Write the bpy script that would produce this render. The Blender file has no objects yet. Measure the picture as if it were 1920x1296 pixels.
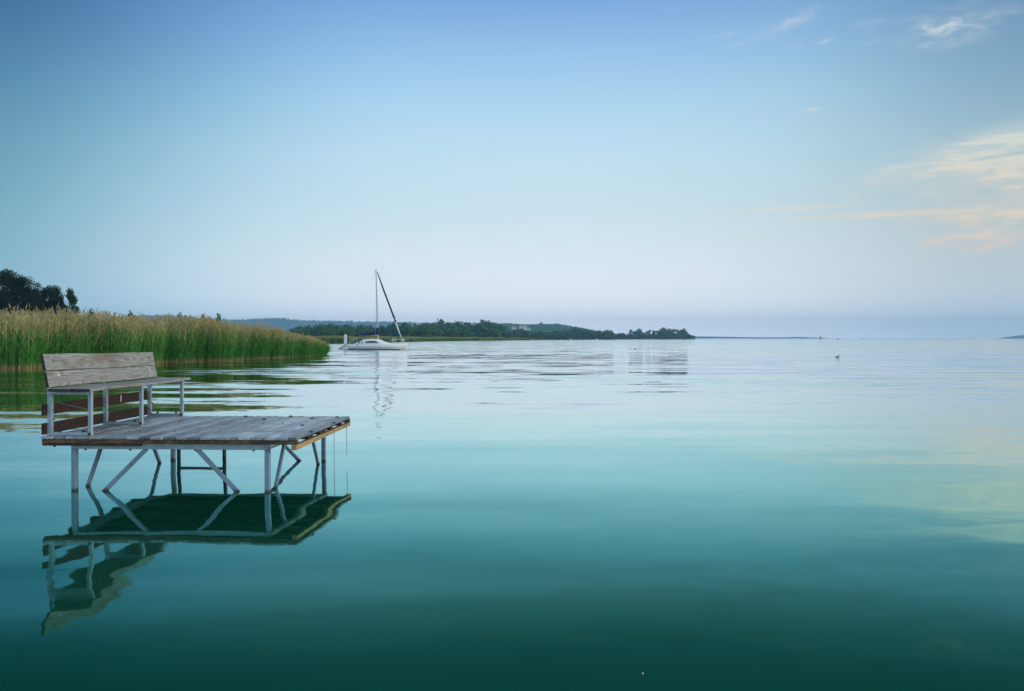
import bpy, bmesh, math, random
import numpy as np
from mathutils import Vector, Matrix

R = math.radians
scene = bpy.context.scene
COL = scene.collection

# ------------------------------------------------------------------ camera
H_EYE, HOR = 1.5, 634.3
cam_d = bpy.data.cameras.new("camera")
cam = bpy.data.objects.new("camera", cam_d)
COL.objects.link(cam)
cam.location = (0, 0, H_EYE)
cam.rotation_euler = (R(90), 0, 0)
cam_d.lens, cam_d.sensor_width = 27.0, 36.0
cam_d.shift_y = -(648 - HOR) / 1920
cam_d.clip_start, cam_d.clip_end = 0.05, 60000
scene.camera = cam

# ------------------------------------------------------------------ exposure
vs = scene.view_settings
vs.view_transform, vs.look, vs.exposure, vs.gamma = 'Standard', 'None', 0.0, 1.0
vs.use_curve_mapping = False

SUN_EL, SUN_AZ = 8.0, 96.0          # degrees, azimuth clockwise from +Y


# ------------------------------------------------------------------ node helpers
class NT:
    def __init__(self, tree):
        self.t = tree
        self.n, self.l = tree.nodes, tree.links

    def node(self, kind, **kw):
        nd = self.n.new(kind)
        for k, v in kw.items():
            setattr(nd, k, v)
        return nd

    def put(self, sock, v):
        if v is None:
            return
        if isinstance(v, bpy.types.NodeSocket):
            self.l.new(v, sock)
        else:
            if isinstance(v, (tuple, list)) and len(v) == 3 and sock.type == 'RGBA':
                v = (*v, 1)
            sock.default_value = v

    def math(self, op, a, b=None, c=None, clamp=False):
        nd = self.node('ShaderNodeMath', operation=op, use_clamp=clamp)
        for i, v in enumerate((a, b, c)):
            self.put(nd.inputs[i], v)
        return nd.outputs[0]

    def vmath(self, op, a, b=None):
        nd = self.node('ShaderNodeVectorMath', operation=op)
        self.put(nd.inputs[0], a)
        self.put(nd.inputs[1], b)
        return nd.outputs[0]

    def ramp(self, fac, stops, interp='LINEAR'):
        nd = self.node('ShaderNodeValToRGB')
        cr = nd.color_ramp
        cr.interpolation = interp
        while len(cr.elements) < len(stops):
            cr.elements.new(0.5)
        for e, (p, c) in zip(cr.elements, sorted(stops, key=lambda s: s[0])):
            e.position = p
            e.color = (*c, 1) if isinstance(c, (tuple, list)) else (c, c, c, 1)
        self.put(nd.inputs[0], fac)
        return nd.outputs[0]

    def mix(self, fac, a, b, blend='MIX'):
        nd = self.node('ShaderNodeMix', data_type='RGBA', blend_type=blend)
        self.put(nd.inputs[0], fac)
        self.put(nd.inputs[6], a)
        self.put(nd.inputs[7], b)
        return nd.outputs[2]

    def noise(self, vec, scale, detail=3.0, rough=0.5, dist=0.0, color=False, dim='3D'):
        nd = self.node('ShaderNodeTexNoise', noise_dimensions=dim)
        self.put(nd.inputs['Vector'], vec)
        nd.inputs['Scale'].default_value = scale
        nd.inputs['Detail'].default_value = detail
        nd.inputs['Roughness'].default_value = rough
        nd.inputs['Distortion'].default_value = dist
        return nd.outputs['Color' if color else 'Fac']

    def maprange(self, v, a, b, c, d, smooth=False):
        nd = self.node('ShaderNodeMapRange')
        if smooth:
            nd.interpolation_type = 'SMOOTHSTEP'
        self.put(nd.inputs[0], v)
        for i, x in enumerate((a, b, c, d)):
            nd.inputs[i + 1].default_value = x
        return nd.outputs[0]

    def mapping(self, vec, loc=(0, 0, 0), rot=(0, 0, 0), sc=(1, 1, 1)):
        nd = self.node('ShaderNodeMapping')
        self.put(nd.inputs[0], vec)
        nd.inputs[1].default_value, nd.inputs[2].default_value, nd.inputs[3].default_value = loc, rot, sc
        return nd.outputs[0]

    def sep(self, v):
        nd = self.node('ShaderNodeSeparateXYZ')
        self.put(nd.inputs[0], v)
        return nd.outputs

    def comb(self, x, y, z):
        nd = self.node('ShaderNodeCombineXYZ')
        for i, v in enumerate((x, y, z)):
            self.put(nd.inputs[i], v)
        return nd.outputs[0]


def lin(r, g, b):
    f = lambda c: c / 255 / 12.92 if c / 255 <= 0.04045 else ((c / 255 + 0.055) / 1.055) ** 2.4
    return (f(r), f(g), f(b))


# ------------------------------------------------------------------ world: dusk sky with wisps of cloud
world = bpy.data.worlds.new("World")
scene.world = world
world.use_nodes = True
W = NT(world.node_tree)
W.n.clear()
tc = W.node('ShaderNodeTexCoord').outputs['Generated']
dx, dy, dz = W.sep(tc)
hor = W.math('SQRT', W.math('ADD', W.math('MULTIPLY', dx, dx), W.math('MULTIPLY', dy, dy)))
tanel = W.math('DIVIDE', dz, W.math('MAXIMUM', hor, 0.02))
az = W.math('ARCTAN2', dx, dy)
# colour against elevation (tan of elevation / 2)
SKY = [(0.0, (228, 234, 247)), (0.012, (230, 237, 248)), (0.033, (229, 237, 246)), (0.057, (224, 239, 247)), (0.081, (215, 238, 250)),
       (0.116, (203, 234, 252)), (0.15, (183, 223, 251)), (0.185, (157, 201, 244)), (0.22, (128, 172, 229)), (0.27, (122, 166, 224)),
       (0.42, (190, 208, 228)), (1.0, (232, 236, 240))]  # last stops, above the view, brightened as added fill light
elev = W.ramp(W.math('MULTIPLY', tanel, 0.5, clamp=True), [(p, lin(*c)) for p, c in SKY])
# colour against azimuth: sides of the view darkened to imitate lens vignetting
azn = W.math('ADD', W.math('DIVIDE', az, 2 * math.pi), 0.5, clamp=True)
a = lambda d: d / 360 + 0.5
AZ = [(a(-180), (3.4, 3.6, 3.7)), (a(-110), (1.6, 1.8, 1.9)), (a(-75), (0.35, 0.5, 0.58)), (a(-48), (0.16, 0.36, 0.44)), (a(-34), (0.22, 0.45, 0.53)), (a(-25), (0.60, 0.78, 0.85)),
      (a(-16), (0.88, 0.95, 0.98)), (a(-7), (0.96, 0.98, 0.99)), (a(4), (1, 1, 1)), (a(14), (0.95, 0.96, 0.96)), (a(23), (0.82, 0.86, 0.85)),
      (a(34), (0.50, 0.58, 0.60)), (a(60), (0.85, 0.83, 0.78)), (a(112), (4.6, 4.3, 3.9)), (a(150), (4.2, 4.2, 4.2)), (a(180), (3.4, 3.6, 3.7))]  # unseen sky behind the camera raised well up, added to light the scene
glow = W.math('EXPONENT', W.math('MULTIPLY', W.math('MULTIPLY', tanel, tanel), -1 / 0.10 ** 2))
gain = W.mix(glow, (1.03, 1.02, 1.0), (1.52, 1.42, 1.36))
low = W.math('EXPONENT', W.math('MULTIPLY', W.math('ABSOLUTE', tanel), -1 / 0.022))
gain = W.mix(1.0, gain, W.mix(low, (1, 1, 1), (1.36, 1.36, 1.38)), 'MULTIPLY')
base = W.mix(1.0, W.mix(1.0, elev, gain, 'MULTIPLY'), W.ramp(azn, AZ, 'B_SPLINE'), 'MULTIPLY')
side = W.maprange(W.math('ABSOLUTE', W.math('SUBTRACT', az, R(6))), R(12), R(44), 0, 1, True)
side = W.math('MULTIPLY', side, W.maprange(tanel, 0.10, 0.40, 0, 1, True))
side = W.math('MULTIPLY', side, W.maprange(W.math('ABSOLUTE', az), R(50), R(80), 1, 0, True))
base = W.mix(side, base, W.mix(1.0, base, (0.40, 0.50, 0.62), 'MULTIPLY'))  # upper corners darkened further, vignetting put into the sky colour
# physical sky mixed in
nsky = W.node('ShaderNodeTexSky', sky_type='NISHITA', sun_disc=False, sun_elevation=R(SUN_EL), sun_rotation=R(SUN_AZ))
nsc = W.vmath('MULTIPLY', nsky.outputs[0], (0.10, 0.10, 0.10))
base = W.mix(0.06, base, nsc)
# clouds: streaks in (azimuth, elevation)
cv = W.comb(az, tanel, 0.0)


def blob(azd, el, saz, sel, rot=0.0):
    """soft ellipse in the sky at azimuth (deg) and tan(elevation)"""
    x = W.math('SUBTRACT', az, R(azd))
    y = W.math('SUBTRACT', tanel, el)
    c, s = math.cos(rot), math.sin(rot)
    xr = W.math('ADD', W.math('MULTIPLY', x, c / saz), W.math('MULTIPLY', y, s / saz))
    yr = W.math('ADD', W.math('MULTIPLY', x, -s / sel), W.math('MULTIPLY', y, c / sel))
    d2 = W.math('ADD', W.math('MULTIPLY', xr, xr), W.math('MULTIPLY', yr, yr))
    return W.math('EXPONENT', W.math('MULTIPLY', d2, -1.0))


def px_blob(px, py, wx, wy, rot=0.0):
    A = math.degrees(math.atan((px - 960) / 1440))
    t = (HOR - py) / 1440 * math.cos(R(A))
    return blob(A, t, wx / 1440 * math.cos(R(A)) ** 2, wy / 1440 * math.cos(R(A)), rot)


def total(parts):
    r = parts[0]
    for p in parts[1:]:
        r = W.math('ADD', r, p)
    return r


wisp = W.noise(W.mapping(cv, rot=(0, 0, R(-9)), sc=(5.5, 30, 1)), 1.6, 7, 0.62, 0.6)
wisp = W.maprange(wisp, 0.38, 0.80, 0, 1, True)
fine = W.noise(W.mapping(cv, rot=(0, 0, R(-14)), sc=(22, 70, 1)), 1.3, 6, 0.65, 0.5)
fine = W.maprange(fine, 0.40, 0.72, 0, 1, True)
m1 = total([px_blob(1850, 275, 170, 30, R(12)), px_blob(1900, 320, 140, 34, R(4)), px_blob(1740, 315, 120, 20, R(9)), px_blob(1930, 360, 60, 16), px_blob(2050, 300, 200, 60)])
m2 = total([px_blob(1830, 445, 110, 17, R(4)), px_blob(1850, 462, 90, 9), px_blob(1960, 440, 130, 26)])
m3 = total([px_blob(1700, 400, 210, 7, R(-1)), px_blob(1900, 402, 160, 9), px_blob(1480, 391, 90, 4)])
m4 = total([px_blob(1755, 52, 42, 9, R(8)), px_blob(1760, 80, 34, 10), px_blob(1632, 44, 20, 9), px_blob(1632, 81, 18, 4),
            px_blob(1355, 67, 26, 5, R(6)), px_blob(1375, 84, 20, 5), px_blob(1494, 84, 12, 5), px_blob(1547, 78, 12, 5, R(14)),
            px_blob(1520, 205, 16, 4), px_blob(1601, 363, 9, 4.5), px_blob(1800, 45, 100, 30), px_blob(1480, 42, 60, 12, R(18))])
c1 = W.math('MULTIPLY', m1, W.math('ADD', W.math('MULTIPLY', wisp, 0.95), 0.16))
c2 = W.math('MULTIPLY', m2, W.math('ADD', W.math('MULTIPLY', W.math('ADD', W.math('MULTIPLY', wisp, 0.5), fine), 0.55), 0.10))
c3 = W.math('MULTIPLY', m3, W.math('ADD', W.math('MULTIPLY', fine, 0.45), 0.50))
c4 = W.math('MULTIPLY', m4, W.math('ADD', W.math('MULTIPLY', fine, 0.75), 0.12))
veil = W.math('MULTIPLY', total([px_blob(1900, 320, 300, 80, R(6)), px_blob(1900, 430, 330, 50)]), W.math('ADD', W.math('MULTIPLY', fine, 0.22), 0.10))
alpha = W.math('MINIMUM', W.math('ADD', W.math('ADD', W.math('ADD', c1, veil), c2), W.math('ADD', c3, c4)), 0.9)
ccol = W.ramp(W.math('MULTIPLY', tanel, 2.0, clamp=True),
              [(0.0, lin(214, 196, 190)), (0.2, lin(240, 214, 188)), (0.32, lin(246, 227, 196)), (0.48, lin(228, 232, 222)), (0.9, lin(190, 205, 225))])
base = W.mix(W.math('MULTIPLY', alpha, 0.85), base, ccol)
bg = W.node('ShaderNodeBackground')
W.put(bg.inputs[0], base)
bg.inputs[1].default_value = 1.0
W.l.new(bg.outputs[0], W.node('ShaderNodeOutputWorld').inputs[0])

# ------------------------------------------------------------------ sun: low, soft, from the right and a little behind
sd = bpy.data.lights.new("sun", 'SUN')
sd.energy, sd.angle, sd.color = 2.0, R(12), (1.0, 0.86, 0.70)
scene.cycles.volume_bounces = 2
so = bpy.data.objects.new("sun", sd)
COL.objects.link(so)
sdir = Vector((math.sin(R(SUN_AZ)) * math.cos(R(SUN_EL)), math.cos(R(SUN_AZ)) * math.cos(R(SUN_EL)), math.sin(R(SUN_EL))))
so.rotation_euler = sdir.to_track_quat('Z', 'Y').to_euler()
so.location = (60, -30, 40)


# ------------------------------------------------------------------ geometry helpers
def at(px, D, z=0.0):
    """point at picture column px and depth D"""
    return Vector(((px - 960) / 1440 * D, D, z))


def zat(py, D):
    return H_EYE - (py - HOR) * D / 1440


def link(name, me, m=None, parent=None, kind=None):
    o = bpy.data.objects.new(name, me)
    COL.objects.link(o)
    if me is not None and m is not None:
        for mm in (m if isinstance(m, (list, tuple)) else [m]):
            me.materials.append(mm)
    if parent:
        o.parent = parent
    if kind:
        o['kind'] = kind
    return o


def tag(o, label, cat, group=None, kind=None):
    o['label'], o['category'] = label, cat
    if group:
        o['group'] = group
    if kind:
        o['kind'] = kind
    return o


def empty(name, loc, rz, label, cat, group=None):
    o = bpy.data.objects.new(name, None)
    COL.objects.link(o)
    o.location = loc
    o.rotation_euler = (0, 0, rz)
    o.empty_display_size = 0.3
    return tag(o, label, cat, group)


class MB:
    """collects shapes, then links them as one mesh object"""
    def __init__(self):
        self.bm = bmesh.new()

    def hexa(self, pts, mi=0):
        v = [self.bm.verts.new(p) for p in pts]
        for q in ((0, 3, 2, 1), (4, 5, 6, 7), (0, 1, 5, 4), (1, 2, 6, 5), (2, 3, 7, 6), (3, 0, 4, 7)):
            self.bm.faces.new([v[i] for i in q]).material_index = mi
        return self

    def box(self, a, b, mi=0):
        x0, y0, z0 = a
        x1, y1, z1 = b
        return self.hexa([(x0, y0, z0), (x1, y0, z0), (x1, y1, z0), (x0, y1, z0), (x0, y0, z1), (x1, y0, z1), (x1, y1, z1), (x0, y1, z1)], mi)

    def bar(self, p, q, w, t, up=(0, 0, 1), mi=0):
        p, q = Vector(p), Vector(q)
        d = (q - p).normalized()
        s = d.cross(Vector(up)).normalized() * (w / 2)
        n = s.normalized().cross(d).normalized() * (t / 2)
        return self.hexa([p - s - n, p + s - n, p + s + n, p - s + n, q - s - n, q + s - n, q + s + n, q - s + n], mi)

    def tube(self, pts, rad, seg=8, mi=0, cap=True):
        pts = [Vector(p) for p in pts]
        rad = rad if isinstance(rad, (list, tuple)) else [rad] * len(pts)
        rings, ref = [], None
        for i, p in enumerate(pts):
            d = (pts[min(i + 1, len(pts) - 1)] - pts[max(i - 1, 0)]).normalized()
            if ref is None:
                ref = Vector((1, 0, 0)) if abs(d.x) < 0.8 else Vector((0, 1, 0))
            u = d.cross(ref).normalized()
            v = d.cross(u).normalized()
            rings.append([self.bm.verts.new(p + (u * math.cos(2 * math.pi * k / seg) + v * math.sin(2 * math.pi * k / seg)) * rad[i]) for k in range(seg)])
        for r0, r1 in zip(rings, rings[1:]):
            for k in range(seg):
                f = self.bm.faces.new((r0[k], r0[(k + 1) % seg], r1[(k + 1) % seg], r1[k]))
                f.material_index, f.smooth = mi, True
        if cap:
            for r in (rings[0], rings[-1]):
                self.bm.faces.new(r).material_index = mi
        return self

    def loft(self, rings, mi=0, closed=True, caps=True, smooth=True, capmi=None):
        R_ = [[self.bm.verts.new(p) for p in r] for r in rings]
        n = len(R_[0])
        for r0, r1 in zip(R_, R_[1:]):
            for k in range(n if closed else n - 1):
                f = self.bm.faces.new((r0[k], r0[(k + 1) % n], r1[(k + 1) % n], r1[k]))
                f.material_index, f.smooth = mi, smooth
        if caps:
            for r in (R_[0], R_[-1]):
                try:
                    self.bm.faces.new(r).material_index = mi if capmi is None else capmi
                except ValueError:
                    pass
        return self

    def build(self, name, m, parent=None, bevel=0.0, kind=None):
        bmesh.ops.recalc_face_normals(self.bm, faces=self.bm.faces)
        me = bpy.data.meshes.new(name)
        self.bm.to_mesh(me)
        self.bm.free()
        o = link(name, me, m, parent, kind)
        if bevel:
            md = o.modifiers.new("bevel", 'BEVEL')
            md.width, md.segments, md.limit_method = bevel, 2, 'ANGLE'
        return o


def quad_mesh(name, V, mi=None):
    """mesh of loose quads from an (N,4,3) array"""
    n = len(V)
    me = bpy.data.meshes.new(name)
    me.vertices.add(n * 4)
    me.vertices.foreach_set('co', np.ascontiguousarray(V, dtype=np.float32).reshape(-1))
    me.loops.add(n * 4)
    me.loops.foreach_set('vertex_index', np.arange(n * 4, dtype=np.int32))
    me.polygons.add(n)
    me.polygons.foreach_set('loop_start', np.arange(0, n * 4, 4, dtype=np.int32))
    if mi is not None:
        me.polygons.foreach_set('material_index', np.asarray(mi, dtype=np.int32))
    me.update(calc_edges=True)
    return me


def leaf_quads(P, size, rng, aspect=0.6):
    """randomly turned leaf-shaped quads (kites) at points P"""
    n = len(P)
    d = rng.normal(size=(n, 3))
    d /= np.linalg.norm(d, axis=1, keepdims=True)
    e = np.cross(d, rng.normal(size=(n, 3)))
    e /= np.linalg.norm(e, axis=1, keepdims=True)
    s = (size * rng.uniform(0.6, 1.35, n))[:, None]
    d, e = d * s, e * s * aspect
    return np.stack([P - d * 0.5, P + e * 0.5 - d * 0.05, P + d * 0.5, P - e * 0.5 - d * 0.05], 1)


# ------------------------------------------------------------------ materials
def mat(name):
    m = bpy.data.materials.new(name)
    m.use_nodes = True
    t = NT(m.node_tree)
    t.n.clear()
    return m, t


def principled(t, col, rough=0.6, spec=0.5, metal=0.0, normal=None):
    p = t.node('ShaderNodeBsdfPrincipled')
    t.put(p.inputs['Base Color'], col)
    t.put(p.inputs['Roughness'], rough)
    p.inputs['Specular IOR Level'].default_value = spec
    p.inputs['Metallic'].default_value = metal
    if normal is not None:
        t.l.new(normal, p.inputs['Normal'])
    t.l.new(p.outputs[0], t.node('ShaderNodeOutputMaterial').inputs[0])
    return p


def bump(t, h, strength=0.3, dist=0.01):
    b = t.node('ShaderNodeBump')
    b.inputs['Strength'].default_value = strength
    b.inputs['Distance'].default_value = dist
    t.put(b.inputs['Height'], h)
    return b.outputs[0]


def objco(t):
    return t.node('ShaderNodeTexCoord').outputs['Object']


def wood(name, dark, light, tint=None, rough=0.75, rings=22.0, contrast=1.0, wet=None, var=0.35, grain=1.1):
    """weathered board: grain runs along local Y; every board (mesh island) has its own tone"""
    m, t = mat(name)
    co = objco(t)
    rnd = t.node('ShaderNodeNewGeometry').outputs['Random Per Island']
    off = t.vmath('MULTIPLY', t.comb(rnd, rnd, rnd), (7.3, 31.0, 11.0))
    co = t.vmath('ADD', co, off)
    broad = t.noise(t.mapping(co, sc=(6.0, grain, 9.0)), 1.0, 2, 0.5, 0.3)
    ring = t.math('SINE', t.math('MULTIPLY', broad, rings * 6.0))
    ring = t.maprange(ring, -1, 1, 0, 1)
    fib = t.noise(t.mapping(co, sc=(60, 3.0, 60)), 1.6, 5, 0.6)
    fib2 = t.noise(t.mapping(co, sc=(160, 5.0, 160)), 1.3, 3, 0.6)
    g = t.math('ADD', t.math('MULTIPLY', ring, 0.22), t.math('ADD', t.math('MULTIPLY', fib, 0.5), t.math('MULTIPLY', fib2, 0.3)))
    g = t.maprange(g, 0.51 - 0.27 / contrast, 0.51 + 0.27 / contrast, 0, 1)
    c = t.mix(g, dark, light)
    if tint is not None:
        blot = t.noise(t.mapping(co, sc=(3.0, 1.0, 3.0)), 1.4, 4, 0.6)
        c = t.mix(t.maprange(blot, 0.47, 0.68, 0, 0.85, True), c, t.mix(g, tuple(x * 0.55 for x in tint), tint))
    v = t.maprange(rnd, 0, 1, 1 - var, 1 + var * 0.6)
    c = t.mix(1.0, c, t.comb(v, v, v), 'MULTIPLY')
    if wet is not None:
        wn = t.noise(t.mapping(objco(t), sc=(0.8, 2.2, 1)), 1.5, 4, 0.6, 0.8)
        wm = t.maprange(wn, 0.53, 0.62, 0, 1, True)
        c = t.mix(t.math('MULTIPLY', wm, 0.6), c, wet)
        rough = t.maprange(wm, 0, 1, rough, 0.35)
    principled(t, c, rough, 0.4, 0, bump(t, g, 0.55, 0.004))
    return m


M_board = wood("grey_board", (0.12, 0.118, 0.105), (0.42, 0.425, 0.40), (0.25, 0.205, 0.16), rings=17, contrast=1.0, var=0.10, grain=0.75)
M_deckwood = wood("deck_board", (0.16, 0.175, 0.195), (0.58, 0.63, 0.69), (0.25, 0.22, 0.17), 0.40, rings=8, contrast=0.8, wet=(0.10, 0.105, 0.115), var=0.5)
M_brown = wood("brown_edge_wood", (0.030, 0.018, 0.011), (0.22, 0.125, 0.062), (0.04, 0.032, 0.026), rings=5, contrast=1.2, var=0.5)
M_dark = wood("dark_joist_wood", (0.018, 0.014, 0.011), (0.085, 0.062, 0.045), rings=5, var=0.4)
M_yellow = wood("yellow_wood", (0.30, 0.19, 0.075), (0.62, 0.43, 0.20), (0.40, 0.27, 0.13), rings=5, contrast=0.8, var=0.2)
M_rail = wood("red_brown_rail_wood", (0.015, 0.007, 0.005), (0.042, 0.018, 0.013), rings=7, contrast=0.9, var=0.2)


def steel(name, col, wetband=False):
    m, t = mat(name)
    co = objco(t)
    n = t.noise(co, 9.0, 5, 0.6)
    n2 = t.noise(t.mapping(co, sc=(40, 40, 6)), 1.0, 4, 0.6)
    c = t.mix(t.maprange(n, 0.4, 0.7, 0, 1), col, tuple(x * 0.80 for x in col))
    rust = t.maprange(t.math('MULTIPLY', n, n2), 0.33, 0.42, 0, 0.8, True)
    c = t.mix(rust, c, (0.20, 0.105, 0.05))
    if wetband:
        z = t.sep(t.node('ShaderNodeNewGeometry').outputs['Position'])[2]
        w = t.maprange(t.math('ADD', z, t.math('MULTIPLY', n2, 0.03)), 0.055, 0.02, 0, 1, True)
        c = t.mix(w, c, (0.05, 0.048, 0.030))
    principled(t, c, t.maprange(n, 0.3, 0.7, 0.38, 0.6), 0.5, 0.0, bump(t, n2, 0.15, 0.002))
    return m


M_steel = steel("painted_grey_steel", (0.35, 0.45, 0.49))
M_leg = steel("painted_leg_steel", (0.22, 0.32, 0.41), True)
M_dsteel = steel("dark_ladder_steel", (0.10, 0.12, 0.12), True)


def plain(name, col, rough=0.5, var=0.12, scale=3.0, metal=0.0):
    m, t = mat(name)
    n = t.noise(objco(t), scale, 4, 0.6)
    c = t.mix(t.maprange(n, 0.3, 0.7, 0, 1), tuple(x * (1 - var) for x in col), tuple(min(1, x * (1 + var)) for x in col))
    principled(t, c, rough, 0.5, metal)
    return m


M_white = plain("white_gelcoat", (0.86, 0.87, 0.88), 0.3, 0.03, 1.5)
M_offwhite = plain("off_white_paint", (0.80, 0.81, 0.80), 0.45, 0.05, 2)
M_window = plain("dark_window", (0.06, 0.08, 0.14), 0.12, 0.1)
M_navy = plain("navy_canvas", (0.015, 0.022, 0.085), 0.85, 0.2, 6)
M_alu = plain("mast_aluminium", (0.55, 0.57, 0.59), 0.4, 0.08, 2)
M_black = plain("black_rubber", (0.02, 0.02, 0.022), 0.6)
M_bolt = plain("rusty_bolt", (0.035, 0.03, 0.028), 0.6, 0.3, 40)
M_string = plain("grey_line", (0.12, 0.14, 0.14), 0.8)
M_wire = plain("rusty_wire", (0.22, 0.16, 0.15), 0.6)
M_dropping = plain("bird_dropping", (0.70, 0.72, 0.70), 0.8, 0.1, 30)
M_bird = plain("dark_plumage", (0.03, 0.032, 0.036), 0.7, 0.3, 20)
M_birdw = plain("pale_flank", (0.55, 0.56, 0.55), 0.7, 0.1, 20)
M_beak = plain("beak", (0.35, 0.25, 0.06), 0.5)
M_roof = plain("tile_roof", (0.26, 0.19, 0.17), 0.8, 0.15, 1.0)
M_house = plain("white_render", (0.74, 0.75, 0.75), 0.8, 0.04, 0.3)
M_greyboat = plain("grey_boat_paint", (0.20, 0.22, 0.25), 0.5)


def foliage(name, dark, light, trans=0.35, clump=0.35):
    m, t = mat(name)
    g = t.node('ShaderNodeNewGeometry')
    n = t.noise(g.outputs['Position'], clump, 3, 0.6)
    f = t.math('ADD', t.math('MULTIPLY', g.outputs['Random Per Island'], 0.6), t.math('MULTIPLY', t.maprange(n, 0.3, 0.7, 0, 1), 0.4))
    c = t.mix(f, dark, light)
    d = t.node('ShaderNodeBsdfDiffuse')
    tr = t.node('ShaderNodeBsdfTranslucent')
    t.put(d.inputs[0], c)
    t.put(tr.inputs[0], c)
    mx = t.node('ShaderNodeMixShader')
    mx.inputs[0].default_value = trans
    t.l.new(d.outputs[0], mx.inputs[1])
    t.l.new(tr.outputs[0], mx.inputs[2])
    t.l.new(mx.outputs[0], t.node('ShaderNodeOutputMaterial').inputs[0])
    return m


M_rgreen = foliage("reed_green", (0.060, 0.25, 0.042), (0.20, 0.52, 0.12), 0.4, 0.25)
M_rtan = foliage("reed_tan", (0.40, 0.34, 0.15), (0.76, 0.66, 0.36), 0.35, 0.5)
M_rstalk = foliage("reed_dry_stalk", (0.26, 0.19, 0.08), (0.60, 0.46, 0.22), 0.1, 0.5)
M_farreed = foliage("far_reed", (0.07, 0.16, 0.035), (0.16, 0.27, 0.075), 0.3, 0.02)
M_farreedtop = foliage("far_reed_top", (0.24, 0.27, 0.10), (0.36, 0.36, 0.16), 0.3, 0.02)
M_nearleaf = foliage("grove_leaf", (0.010, 0.026, 0.014), (0.032, 0.062, 0.030), 0.25, 0.5)
M_fresh = foliage("poplar_leaf", (0.018, 0.055, 0.028), (0.045, 0.105, 0.045), 0.3, 0.5)
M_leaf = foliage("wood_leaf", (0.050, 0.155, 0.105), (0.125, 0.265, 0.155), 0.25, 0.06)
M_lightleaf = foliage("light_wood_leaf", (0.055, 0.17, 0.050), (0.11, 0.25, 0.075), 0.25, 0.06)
M_bark = plain("bark", (0.07, 0.055, 0.042), 0.9, 0.3, 4)


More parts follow.
